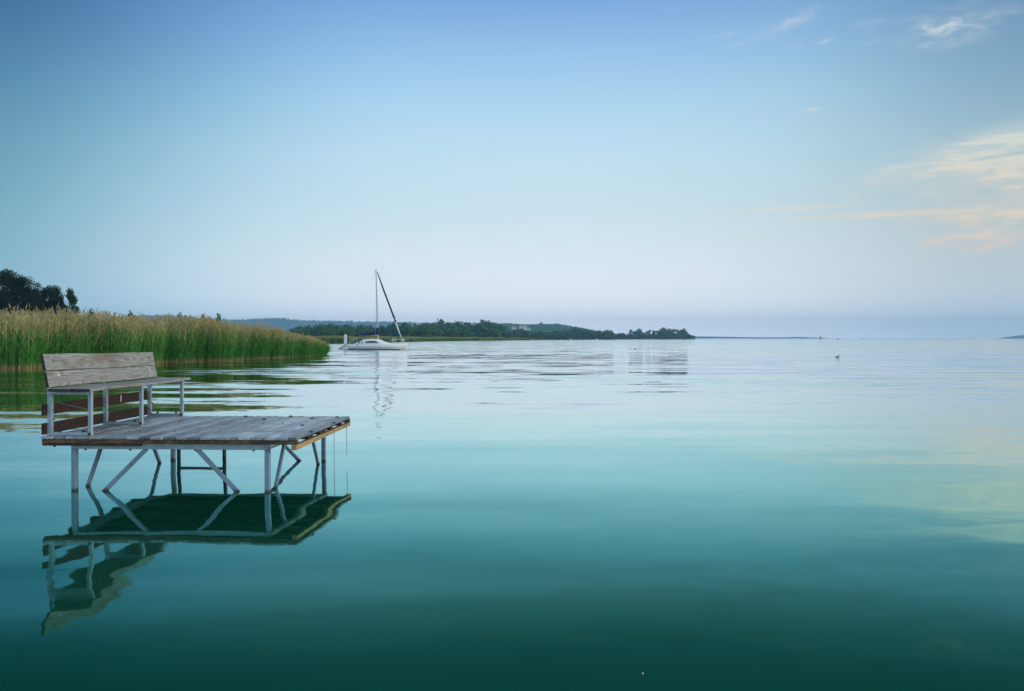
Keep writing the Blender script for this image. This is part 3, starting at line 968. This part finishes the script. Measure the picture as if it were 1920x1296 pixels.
def deck():
    rng = random.Random(4)
    b = MB()
    x = -PW
    while x < -0.01:
        w = min(rng.choice((0.115, 0.12, 0.125, 0.135)), -x)
        dz = rng.uniform(-0.003, 0.003)
        tz = rng.uniform(-0.002, 0.002)
        e0, e1 = rng.uniform(-0.008, 0.006), PD + rng.uniform(-0.012, 0.012)
        x0, x1 = x + 0.003, x + w - 0.003
        b.hexa([(x0, e0, ZT - 0.026), (x1, e0, ZT - 0.026), (x1, e1, ZT - 0.026), (x0, e1, ZT - 0.026),
                (x0, e0, ZT + dz - tz), (x1, e0, ZT + dz + tz), (x1, e1, ZT + dz + tz), (x0, e1, ZT + dz - tz)])
        x += w
    b.build("deck_boards", M_deckwood, plat, 0.004)
    # joists run across under the boards; gaps between their ends stay open
    for i, y in enumerate((0.004, 0.40, 0.80, 1.20, 1.60, PD - 0.07)):
        m = M_brown if i == 0 else M_dark
        MB().box((-PW + 0.005, y, ZT - 0.068), (-0.012 + rng.uniform(-0.004, 0.01), y + (0.05 if i == 0 else 0.075), ZT - 0.0285)).build("joist", m, plat, 0.003)
    # a second board behind the front edge, old and dark
    MB().box((-PW + 0.01, 0.006, ZT - 0.092), (-1.55, 0.055, ZT - 0.0705)).build("edge_batten", M_dark, plat, 0.002)
    MB().hexa([(-0.055, -0.012, ZT - 0.118), (0.0, -0.012, ZT - 0.118), (0.0, PD + 0.012, ZT - 0.112), (-0.055, PD + 0.012, ZT - 0.112),
               (-0.055, -0.012, ZT - 0.0705), (0.0, -0.012, ZT - 0.0705), (0.0, PD + 0.012, ZT - 0.0705), (-0.055, PD + 0.012, ZT - 0.0705)]).build("side_board", M_yellow, plat, 0.003)
    # screws and knots proud of the boards
    for y in (0.425, 1.24, PD - 0.03):
        for k in range(21):
            if rng.random() < 0.55:
                xx = -PW + 0.06 + k * 0.12 + rng.uniform(-0.02, 0.02)
                yy = y + rng.uniform(-0.015, 0.015)
                MB().tube([(xx, yy, ZT - 0.004), (xx, yy, ZT + 0.0045)], 0.007, 6).build("screw", M_bolt, plat)
    for x, y in ((-0.95, 1.60), (-0.42, 1.74), (-1.30, 1.93), (-0.30, 1.0), (-0.02, 1.26), (-0.03, 0.44), (-0.75, 1.96), (-0.16, 1.90)):
        MB().hexa([(x, y, ZT - 0.002), (x + 0.05, y + 0.01, ZT - 0.002), (x + 0.045, y + 0.05, ZT - 0.002), (x + 0.005, y + 0.045, ZT - 0.002),
                   (x + 0.008, y + 0.008, ZT + 0.014), (x + 0.04, y + 0.015, ZT + 0.010), (x + 0.036, y + 0.04, ZT + 0.012), (x + 0.012, y + 0.036, ZT + 0.008)]).build("raised_screw", M_bolt, plat, 0.003)


deck()
LX0, LX1, LY0, LY1 = -2.245, -0.315, 0.075, 1.965
BT, BB = ZT - 0.0715, ZT - 0.128                    # steel beam top and underside


def under_frame():
    lw = 0.048
    for x0 in (LX0, LX1):
        for y in (LY0, LY1):
            x = x0 + 0.055 if (x0 == LX0 and y == LY1) else x0
            MB().box((x - lw / 2, y - lw / 2, -0.9), (x + lw / 2, y + lw / 2, BB - 0.001 if y == LY0 else BB)).build("leg", M_leg, plat, 0.005)
    for y in (LY0, LY1):
        MB().box((LX0 - lw / 2, y - lw / 2 - 0.002, BB), (LX1 + lw / 2, y + lw / 2 + 0.002, BT)).build("cross_beam", M_steel, plat, 0.005)
    for x in (LX0, LX1):
        MB().box((x - lw / 2 + 0.003, LY0 + lw / 2 + 0.003, BB + 0.002), (x + lw / 2 - 0.003, LY1 - lw / 2 - 0.003, BT - 0.002)).build("side_beam", M_steel, plat, 0.004)
    # diagonal braces: from the beams down to the feet of the legs under water
    br = 0.038
    for y in (LY0, LY1):
        if y == LY0:
            MB().bar((LX0 + 0.72, y, BB), (LX0 + 0.01, y, -0.29), br, br - 0.006, (0, 1, 0)).build("brace", M_leg, plat, 0.003)
        MB().bar((LX1 - 0.70, y, BB), (LX1 - 0.02, y, -0.29), br, br - 0.006, (0, 1, 0)).build("brace", M_leg, plat, 0.003)
    for x in (LX0, LX1):
        MB().bar((x, LY0 + 0.48, BB), (x, LY0 + 0.01, -0.32), br - 0.004, br - 0.006, (1, 0, 0)).build("brace", M_leg, plat, 0.003)
        MB().bar((x, LY1 - 0.50, BB), (x, LY1 - 0.01, -0.32), br - 0.004, br - 0.006, (1, 0, 0)).build("brace", M_leg, plat, 0.003)
    for x in (-2.13, -1.68, -1.03, -0.45, -2.42):
        z = BB if x > -2.4 else ZT - 0.092
        MB().tube([(x, LY0 - 0.01 if x > -2.4 else 0.03, z + 0.003), (x, LY0 - 0.01 if x > -2.4 else 0.03, z - 0.014)], 0.012, 8).build("bolt", M_bolt, plat)
    # bathing ladder on the far side
    up = [MB().tube([(x, PD + 0.09, -0.75), (x, PD + 0.09, ZT - 0.06), (x, PD - 0.05, ZT - 0.085)], 0.023, 10).build("ladder_rail", M_dsteel, plat) for x in (-2.19, -1.61)]
    for z in (-0.2, 0.125):
        MB().bar((-2.17, PD + 0.09, z), (-1.63, PD + 0.09, z), 0.04, 0.03).build("ladder_rung", M_dsteel, plat, 0.004)


under_frame()

# ------------------------------------------------------------------ bench on the platform
rotm = Matrix.Rotation(TH, 3, 'Z')
bl = rotm @ Vector((-2.485, 0.03, 0)) + Vector((-2.071, 7.40, ZT + 0.004))
bench = empty("slatted_bench", bl, TH, "weathered grey plank bench with steel frame on the bathing platform", "bench")


def make_bench():
    ys = (0.035, 0.985, 1.935)
    w, f = 0.047, 0.036
    for i, y in enumerate(ys):
        MB().box((-w / 2, y - 0.017, 0.032), (w / 2, y + 0.017, 0.399)).build("rear_leg", M_steel, bench, 0.004)
        MB().box((0.405 - f / 2, y - 0.017, 0.032), (0.405 + f / 2, y + 0.017, 0.432)).build("front_leg", M_steel, bench, 0.004)
        MB().box((-w / 2, y - 0.02, 0.0), (0.405 + f / 2, y + 0.02, 0.031)).build("foot_bar", M_steel, bench, 0.003)
        MB().box((-w / 2, y - 0.02, 0.400), (0.405 - f / 2 - 0.001, y + 0.02, 0.432)).build("seat_bar", M_steel, bench, 0.003)
        MB().bar((-0.012, y, 0.43), (-0.085, y, 0.78), 0.012, 0.035, (0, 1, 0)).build("back_support", M_steel, bench, 0.002)
        for bz in (0.065, 0.155, 0.245):
            MB().tube([(0.015, y + 0.004, bz), (0.042, y + 0.004, bz)], 0.006, 6).build("bolt", M_bolt, bench)
        for bx in (0.10, 0.33):
            MB().tube([(bx, y, 0.031), (bx, y, 0.05)], 0.012, 6).build("bolt", M_bolt, bench)
        MB().box((0.405 - 0.014, y - 0.0235, 0.004), (0.405 + 0.015, y - 0.0208, 0.028)).build("end_cap", M_black, bench)
    # seat: two planks, slightly bowed
    for x0, x1 in ((0.035, 0.245), (0.251, 0.455)):
        rings = []
        for k in range(9):
            y = -0.055 + k * (2.12 / 8)
            s = 0.006 * math.sin(k * 0.9) - 0.002
            rings.append([(x0, y, 0.436 + s), (x1, y, 0.436 + s), (x1, y, 0.464 + s), (x0, y, 0.466 + s)])
        MB().loft(rings, smooth=False, capmi=1).build("seat_plank", [M_board, M_dark], bench, 0.004)
    # backrest planks lean back (far end a little lower)
    def plank(z0, z1, far_drop0, far_drop1, lift):
        rings = []
        for k in range(9):
            q = k / 8
            y = -0.035 + q * 1.99
            xa = lambda z: 0.034 - (z - 0.47) * 0.19 + 0.055 * q
            za, zb = z0 - far_drop0 * q, z1 - far_drop1 * q
            wv = 0.0025 * math.sin(k * 1.3 + z0 * 9)
            rings.append([(xa(za), y, za + wv), (xa(zb), y, zb + wv), (xa(zb) - 0.032, y, zb - 0.005 + wv), (xa(za) - 0.032, y, za - 0.005 + wv)])
        return MB().loft(rings, smooth=False, capmi=1).build("back_plank", [M_board, M_dark], bench, 0.004)
    lower = plank(0.478, 0.632, 0.0, 0.016, 0)
    upper = plank(0.641, 0.802, 0.020, 0.020, 0)
    # red-brown rails behind the rear legs
    for z0, z1 in ((0.012, 0.122), (0.200, 0.308)):
        MB().box((-w / 2 - 0.026, -0.03, z0), (-w / 2 - 0.001, 1.99, z1)).build("lower_rail", M_rail, bench, 0.003)
    MB().tube([(0.03, 0.00, 0.335), (0.20, 0.005, 0.30), (0.405, 0.010, 0.255)], 0.0035, 6).build("wire", M_wire, bench)
    # screw heads and bird droppings on the backrest
    for y, z in ((0.10, 0.735), (0.98, 0.755), (1.86, 0.71)):
        q = (y + 0.035) / 1.99
        xx = 0.034 - (z - 0.47) * 0.19 + 0.055 * q
        MB().tube([(xx - 0.004, y, z), (xx + 0.0035, y, z)], 0.009, 8).build("screw", M_bolt, bench)
    y, z = 0.135, 0.585
    xx = 0.034 - (z - 0.47) * 0.19 + 0.055 * 0.085
    MB().tube([(xx - 0.003, y, z), (xx + 0.004, y, z)], 0.012, 8).build("bright_screw", M_dropping, bench)
    for y, za, zb, wd in ((1.80, 0.60, 0.545, 0.008), (1.795, 0.52, 0.49, 0.006)):
        q = (y + 0.035) / 1.99
        pts = []
        for z in (za, (za + zb) / 2, zb):
            pts.append((0.034 - (z - 0.47) * 0.19 + 0.055 * q + 0.002, y + 0.006 * math.sin(z * 60), z))
        MB().tube(pts, [wd, wd * 0.7, wd * 1.1], 6).build("bird_dropping", M_dropping, bench)
    MB().tube([(-w / 2 - 0.001, 1.33, 0.298), (-w / 2 - 0.001, 1.335, 0.26), (-w / 2 - 0.001, 1.325, 0.225)], [0.008, 0.006, 0.009], 6).build("bird_dropping", M_dropping, bench)


make_bench()

# lines hanging from the platform edge
def hanging(x, y, z1, label):
    p = rotm @ Vector((x, y, 0)) + Vector((-2.071, 7.40, 0))
    o = MB().tube([(0, 0, ZT + 0.012), (0.004, 0, ZT - 0.06), (0.005, 0, (ZT + z1) / 2), (0.006, 0.0, z1)], 0.0028, 6).build("hanging_line", M_string)
    o.location = p
    tag(o, label, "line", "lines hanging from the platform")


hanging(0.008, 1.80, 0.10, "thin grey line hanging at the far right corner of the platform")
hanging(0.008, 1.25, -0.05, "thin grey line hanging into the water beside the rear right leg")


# ------------------------------------------------------------------ moored sailing boat
def sailboat():
    D = 101.0
    k = D / 1440
    root = empty("sailing_boat", at(708, D, 0), 0, "white moored sailing yacht with bare mast and navy sail cover", "sailboat")
    X = lambda px: (px - 708) * k
    Z = lambda py: (655.6 - py) * k
    # hull: sections from stern (left) to bow (right)
    secs = [(652, 0.95, 646.5, 0.10), (662, 1.10, 646.2, 0.0), (690, 1.30, 646.0, -0.08), (715, 1.30, 645.6, -0.1), (735, 1.05, 645.0, -0.06), (750, 0.6, 644.3, 0.02), (759, 0.22, 643.8, 0.12), (764, 0.02, 643.5, 0.45)]
    rings = []
    for px, hb, sh, kz in secs:
        x, zt = X(px), Z(sh)
        r = []
        for sgn in (1, -1):
            pts = [(x + 0.0, sgn * hb, zt), (x, sgn * hb * 0.97, zt * 0.55), (x - (0.25 if px > 755 else 0), sgn * hb * 0.78, 0.02), (x - (0.5 if px > 755 else 0), sgn * hb * 0.3, -0.22 + kz)]
            r += pts if sgn == 1 else pts[::-1]
        rings.append(r)
    hull = MB().loft(rings).build("hull", M_white, root)
    st = MB()
    pts = [(X(a_), -1.0 if a_ < 655 else -1.28, 0.035) for a_ in (655, 690, 715)] + [(X(735), -0.98, 0.035), (X(752), -0.42, 0.035)]
    for sgn in (1, -1):
        st.tube([(x, sgn * abs(y), z) for x, y, z in pts], 0.045, 6)
    st.build("boot_stripe", M_black, hull)
    # swept stern platform
    MB().hexa([(X(637.5), -0.8, 0.03), (X(656), -0.95, 0.03), (X(656), 0.95, 0.03), (X(637.5), 0.8, 0.03),
               (X(637.5), -0.8, 0.10), (X(656), -0.95, 0.72), (X(656), 0.95, 0.72), (X(637.5), 0.8, 0.10)]).build("stern_platform", M_offwhite, root, 0.02)
    for sgn in (1, -1):
        MB().tube([(X(637), sgn * 0.82, 0.06), (X(644), sgn * 0.9, 0.35), (X(653), sgn * 0.98, 0.80), (X(660), sgn * 1.0, 0.9)], 0.05, 6).build("stern_rail", M_greyboat, root)
    MB().tube([(X(661), -0.7, 0.72), (X(670), -0.72, 1.0), (X(681), -0.72, 1.25)], 0.045, 6).build("companionway_rail", M_black, root)
    # cabin
    cab = []
    for px, hb, py in ((664, 0.75, 645.9), (672, 0.8, 640.8), (682, 0.86, 636.4), (696, 0.9, 635.3), (711, 0.88, 636.2), (720, 0.78, 640.2), (728, 0.6, 643.0), (736, 0.4, 644.8)):
        x, zt = X(px), Z(py)
        zb = Z(646) - 0.03
        cab.append([(x, hb, zb), (x, hb * 0.92, zb + (zt - zb) * 0.7), (x, hb * 0.6, zt), (x, -hb * 0.6, zt), (x, -hb * 0.92, zb + (zt - zb) * 0.7), (x, -hb, zb)])
    cabin = MB().loft(cab).build("cabin", M_white, root)
    for sgn in (1, -1):
        wq = [(688, 640.6), (693, 639.2), (705, 639.0), (711, 641.6), (711.5, 643.2), (687, 643.2)]
        b = MB()
        b.loft([[(X(p), sgn * (0.91 - (643.2 - q) * 0.008), Z(q)) for p, q in wq], [(X(p), sgn * (0.80 - (643.2 - q) * 0.008), Z(q)) for p, q in wq]], smooth=False)
        b.build("window", M_window, cabin)
        for p, w_ in ((674, 3.4), (680, 3.0)):
            MB().box((X(p), sgn * 0.905 - 0.01, Z(643.6)), (X(p + w_), sgn * 0.905 + 0.01, Z(641.2))).build("porthole", M_greyboat, cabin)
    for p in (673.5, 700, 709, 723.5):
        MB().box((X(p) - 0.07, -1.24 if p < 720 else -1.17, Z(647.2)), (X(p) + 0.07, -1.15 if p < 720 else -1.0, Z(645.6))).build("fender_cleat", M_greyboat, root)
    # mast, spreaders, boom
    mast = MB().tube([(X(708.5), 0, Z(637)), (X(707), 0, Z(580)), (X(705), 0, Z(505.5))], [0.10, 0.09, 0.065], 10).build("mast", M_alu, root)
    MB().tube([(X(706.6) - 0.02, -0.62, Z(566)), (X(706.6), 0, Z(567)), (X(706.6) - 0.02, 0.62, Z(566))], 0.028, 6).build("spreader", M_alu, mast)
    MB().box((X(703.4), -0.05, Z(508.2)), (X(706.4), 0.05, Z(506.6))).build("masthead", M_alu, mast)
    MB().tube([(X(705), 0, Z(506)), (X(705), 0, Z(502))], 0.012, 5).build("aerial", M_alu, mast)
    MB().tube([(X(708.2), 0, Z(628)), (X(671), 0, Z(629.2))], 0.06, 8).build("boom", M_alu, root)
    rr = []
    for i, (px, py, rz_, ry) in enumerate(((669, 628.7, 0.05, 0.07), (678, 627.7, 0.12, 0.14), (690, 626.9, 0.17, 0.16), (700, 625.8, 0.22, 0.17), (705, 623.5, 0.34, 0.16), (708.3, 622, 0.46, 0.14), (709, 622, 0.44, 0.12))):
        rr.append([(X(px), ry * math.cos(q * math.pi / 4), Z(py) + rz_ * math.sin(q * math.pi / 4)) for q in range(8)])
    MB().loft(rr).build("sail_cover", M_navy, root)
    MB().tube([(X(708.2), 0, Z(628)), (X(707.7), 0, Z(615))], 0.13, 8).build("mast_boot", M_navy, root)
    # furled headsail and stays
    MB().tube([(X(707.6), 0, Z(510.5)), (X(719), 0, Z(543)), (X(742), 0, Z(604))], [0.06, 0.105, 0.115], 8).build("furled_sail", M_navy, root)
    MB().tube([(X(742), 0, Z(604)), (X(747), 0, Z(619)), (X(752.5), 0, Z(633.5))], [0.11, 0.09, 0.05], 8).build("sail_tack", M_offwhite, root)
    MB().tube([(X(741), -0.1, Z(590)), (X(740.6), -0.1, Z(600))], 0.035, 5).build("burgee", M_alu, root)
    for y in (-1.05, 1.05):
        MB().tube([(X(706.5), y, Z(645)), (X(706.6), y * 0.6, Z(566)), (X(705), 0, Z(509))], 0.009, 4).build("shroud", M_alu, root)
    MB().tube([(X(655), 0, Z(646)), (X(705), 0, Z(507))], 0.007, 4).build("backstay", M_alu, root)
    MB().tube([(X(761), 0, Z(644)), (X(766), -0.6, Z(649)), (X(772), -1.4, 0.0), (X(776), -2.0, -0.4)], 0.014, 5).build("mooring_line", M_string, root)
    # rails
    for sgn in (1, -1):
        b = MB()
        b.tube([(X(733), sgn * 0.98, Z(645)), (X(735.5), sgn * 0.95, Z(637.5)), (X(752), sgn * 0.5, Z(636.5)), (X(760), sgn * 0.1, Z(637))], 0.022, 5)
        b.tube([(X(739), sgn * 0.9, Z(645)), (X(738), sgn * 0.92, Z(634))], 0.03, 5)
        b.tube([(X(752), sgn * 0.5, Z(644.5)), (X(753.5), sgn * 0.45, Z(636))], 0.022, 5)
        b.tube([(X(758), sgn * 0.22, Z(644)), (X(755), sgn * 0.3, Z(634.5))], 0.022, 5)
        b.build("pulpit", M_white, root)
        b = MB()
        b.tube([(X(655), sgn * 1.0, Z(646)), (X(655), sgn * 1.0, Z(640)), (X(666), sgn * 1.05, Z(634))], 0.02, 5)
        b.tube([(X(666), sgn * 1.05, Z(646)), (X(666), sgn * 1.05, Z(633.5))], 0.02, 5)
        b.build("pushpit", M_alu, root)
    # white raised rudder blade at the stern
    MB().hexa([(X(647.2), -0.75, 0.10), (X(652.6), -0.75, 0.10), (X(652.6), -0.62, 0.10), (X(647.2), -0.62, 0.10),
               (X(647.0), -0.75, Z(627.4)), (X(652.4), -0.75, Z(627.4)), (X(652.4), -0.62, Z(627.4)), (X(647.0), -0.62, Z(627.4))]).build("raised_rudder", M_white, root, 0.05)


sailboat()


# ------------------------------------------------------------------ small far boats, birds, stakes
def tiny_yacht(px, wl, top, D, hullm, sail, label):
    r = empty("distant_sailboat", at(px, D, 0), R(20), label, "sailboat", "sailboats on the horizon")
    L = 6.5
    secs = [(-0.5, 0.28), (-0.3, 0.42), (0.1, 0.42), (0.35, 0.26), (0.5, 0.02)]
    MB().loft([[(s * L, w * 2.2, 0.95), (s * L, w * 1.6, 0.0), (s * L, -w * 1.6, 0.0), (s * L, -w * 2.2, 0.95)] for s, w in secs], smooth=False).build("hull", hullm, r)
    h = zat(top, D)
    MB().tube([(0.4, 0, 0.9), (0.4, 0, h)], 0.12, 6).build("mast", M_alu, r)
    if sail:
        b = MB()
        b.loft([[(0.25, 0.05, 1.5), (-2.6, 0.25, 1.6), (-2.6, 0.3, 1.6), (0.25, 0.1, 1.5)], [(0.25, 0.05, h * 0.6), (-1.0, 0.2, h * 0.6), (-1.0, 0.25, h * 0.6), (0.25, 0.1, h * 0.6)],
                [(0.28, 0.05, h * 0.97), (0.1, 0.08, h * 0.97), (0.1, 0.1, h * 0.97), (0.28, 0.1, h * 0.97)]], smooth=False)
        b.build("sail", sail, r)


M_dsail = plain("dusky_sail", (0.16, 0.19, 0.24), 0.8)
tiny_yacht(1539, 636, 627.5, 1500, M_greyboat, M_dsail, "distant dark sailboat with a narrow sail on the horizon")
tiny_yacht(1447, 636.5, 629.5, 1300, M_offwhite, None, "distant pale sailboat with bare mast on the horizon left of the dark one")


def small_boat(px, D, L, hullm, cabm, label, name="motor_boat"):
    r = empty(name, at(px, D, 0), R(rnd.uniform(-30, 30)), label, "boat", "small boats far out on the lake")
    secs = [(-0.5, 0.16), (-0.2, 0.19), (0.2, 0.17), (0.42, 0.08), (0.5, 0.01)]
    MB().loft([[(s * L, w * L, L * 0.15), (s * L, w * L * 0.7, 0.0), (s * L, -w * L * 0.7, 0.0), (s * L, -w * L, L * 0.15)] for s, w in secs], smooth=False).build("hull", hullm, r)
    MB().loft([[(-0.2 * L, 0.12 * L, L * 0.15), (-0.2 * L, -0.12 * L, L * 0.15), (-0.2 * L, -0.1 * L, L * 0.33), (-0.2 * L, 0.1 * L, L * 0.33)],
               [(0.15 * L, 0.1 * L, L * 0.15), (0.15 * L, -0.1 * L, L * 0.15), (0.05 * L, -0.08 * L, L * 0.33), (0.05 * L, 0.08 * L, L * 0.33)]], smooth=False).build("cabin", cabm, r)


small_boat(1424, 1500, 4.5, M_greyboat, M_greyboat, "tiny grey boat at the left of the pale distant sailboat")
small_boat(1428.5, 1500, 5.0, M_offwhite, M_greyboat, "tiny pale boat between the grey boat and the distant sailboat")
small_boat(1571, 1150, 4.2, M_greyboat, M_greyboat, "tiny dark motor boat right of the dark distant sailboat")
small_boat(1618, 1150, 3.8, M_greyboat, M_greyboat, "tiny dark motor boat above and right of the swimming duck")
small_boat(1825, 3800, 9.0, M_greyboat, M_greyboat, "tiny dark boat alone on the horizon near the right hill")
for px, L, lab in ((992, 1.9, "small white boat moored below the white houses"), (999, 1.6, "smaller white boat just right of the boat below the houses"),
                   (1070, 2.8, "white boat at the foot of the wooded point, left one"), (1119, 3.2, "white boat lying under the low trees of the point")):
    small_boat(px, 590 if px < 1010 else 700 if px < 1100 else 790, L, M_offwhite, M_offwhite, lab, "moored_boat")
small_boat(1270, 1030, 4.0, M_black, M_greyboat, "dark small boat lying at the tip of the wooded point", "moored_boat")


def duck(px, py, s, label):
    D = 1440 * H_EYE / (py - HOR)
    r = empty("duck", at(px, D, 0), 0, label, "duck", "ducks on the lake")
    body = []
    for x, hw, z0, z1 in ((-0.20, 0.01, 0.07, 0.09), (-0.15, 0.05, 0.01, 0.10), (-0.07, 0.085, -0.03, 0.125), (0.03, 0.09, -0.04, 0.13), (0.11, 0.065, -0.02, 0.115), (0.15, 0.03, 0.02, 0.09)):
        c, h = (z0 + z1) / 2, (z1 - z0) / 2
        body.append([(x * s, hw * math.cos(q * math.pi / 5) * s, (c + h * math.sin(q * math.pi / 5)) * s) for q in range(10)])
    b = MB().loft(body)
    neck = [(0.10, 0.08, 0.040), (0.125, 0.14, 0.030), (0.13, 0.19, 0.030), (0.135, 0.225, 0.042), (0.155, 0.245, 0.036), (0.17, 0.245, 0.02)]
    b.tube([(x * s, 0, z * s) for x, z, _ in neck], [q * s for *_, q in neck], 10)
    b.build("body", M_bird, r)
    MB().tube([(0.175 * s, 0, 0.236 * s), (0.235 * s, 0, 0.228 * s)], [0.014 * s, 0.006 * s], 6).build("beak", M_beak, r)
    for sg in (1, -1):
        MB().loft([[(-0.12 * s, sg * 0.06 * s, 0.09 * s), (-0.12 * s, sg * 0.065 * s, 0.06 * s), (-0.12 * s, sg * 0.05 * s, 0.07 * s)],
                   [(-0.02 * s, sg * 0.092 * s, 0.085 * s), (-0.02 * s, sg * 0.095 * s, 0.03 * s), (-0.02 * s, sg * 0.07 * s, 0.05 * s)],
                   [(0.06 * s, sg * 0.08 * s, 0.07 * s), (0.06 * s, sg * 0.085 * s, 0.03 * s), (0.06 * s, sg * 0.06 * s, 0.05 * s)]]).build("wing", M_birdw, r)


duck(1570, 670.5, 0.8, "dark duck with raised neck swimming alone on open water at right")
duck(1190.5, 655.3, 0.8, "tiny dark bird swimming on open water before the tip of the point")


def stake(px, D, top, label):
    o = MB().tube([(0, 0, -0.5), (0.02, 0, zat(top, D) * 0.6), (0.05, 0, zat(top, D))], [0.09, 0.08, 0.06], 7).build("wooden_stake", M_bark)
    o.location = at(px, D, 0)
    tag(o, label, "stake")


stake(888.5, 330, 634.8, "thin dark stake standing in the water before the far reed strip")

def speck(px, py, r_, label):
    D = 1440 * H_EYE / (py - HOR)
    rg = random.Random(int(px))
    ring = lambda z, f: [(r_ * f * rg.uniform(0.7, 1.2) * math.cos(q * math.pi / 4), r_ * f * rg.uniform(0.7, 1.2) * math.sin(q * math.pi / 4), z) for q in range(8)]
    o = MB().loft([ring(-0.002, 0.8), ring(0.003, 1.0), ring(0.008, 0.45)]).build("floating_fluff", M_dropping)
    o.location = at(px, D, 0)
    tag(o, label, "fluff")


speck(1205, 1264, 0.003, "pale speck of fluff floating on dark water near the bottom edge")

# ------------------------------------------------------------------ haze
hm = bpy.data.materials.new("haze")
hm.use_nodes = True
T = NT(hm.node_tree)
T.n.clear()
pv = T.node('ShaderNodeVolumePrincipled')
pv.inputs['Color'].default_value = (0.40, 0.72, 1.0, 1)
pv.inputs['Density'].default_value = 0.00022
pv.inputs['Anisotropy'].default_value = 0.0
T.l.new(pv.outputs[0], T.node('ShaderNodeOutputMaterial').inputs['Volume'])
hz = MB().box((-5500, -500, -2.0), (5500, 5500, 142)).build("haze", hm)
hz['kind'] = 'stuff'
hz.display_type = 'WIRE'
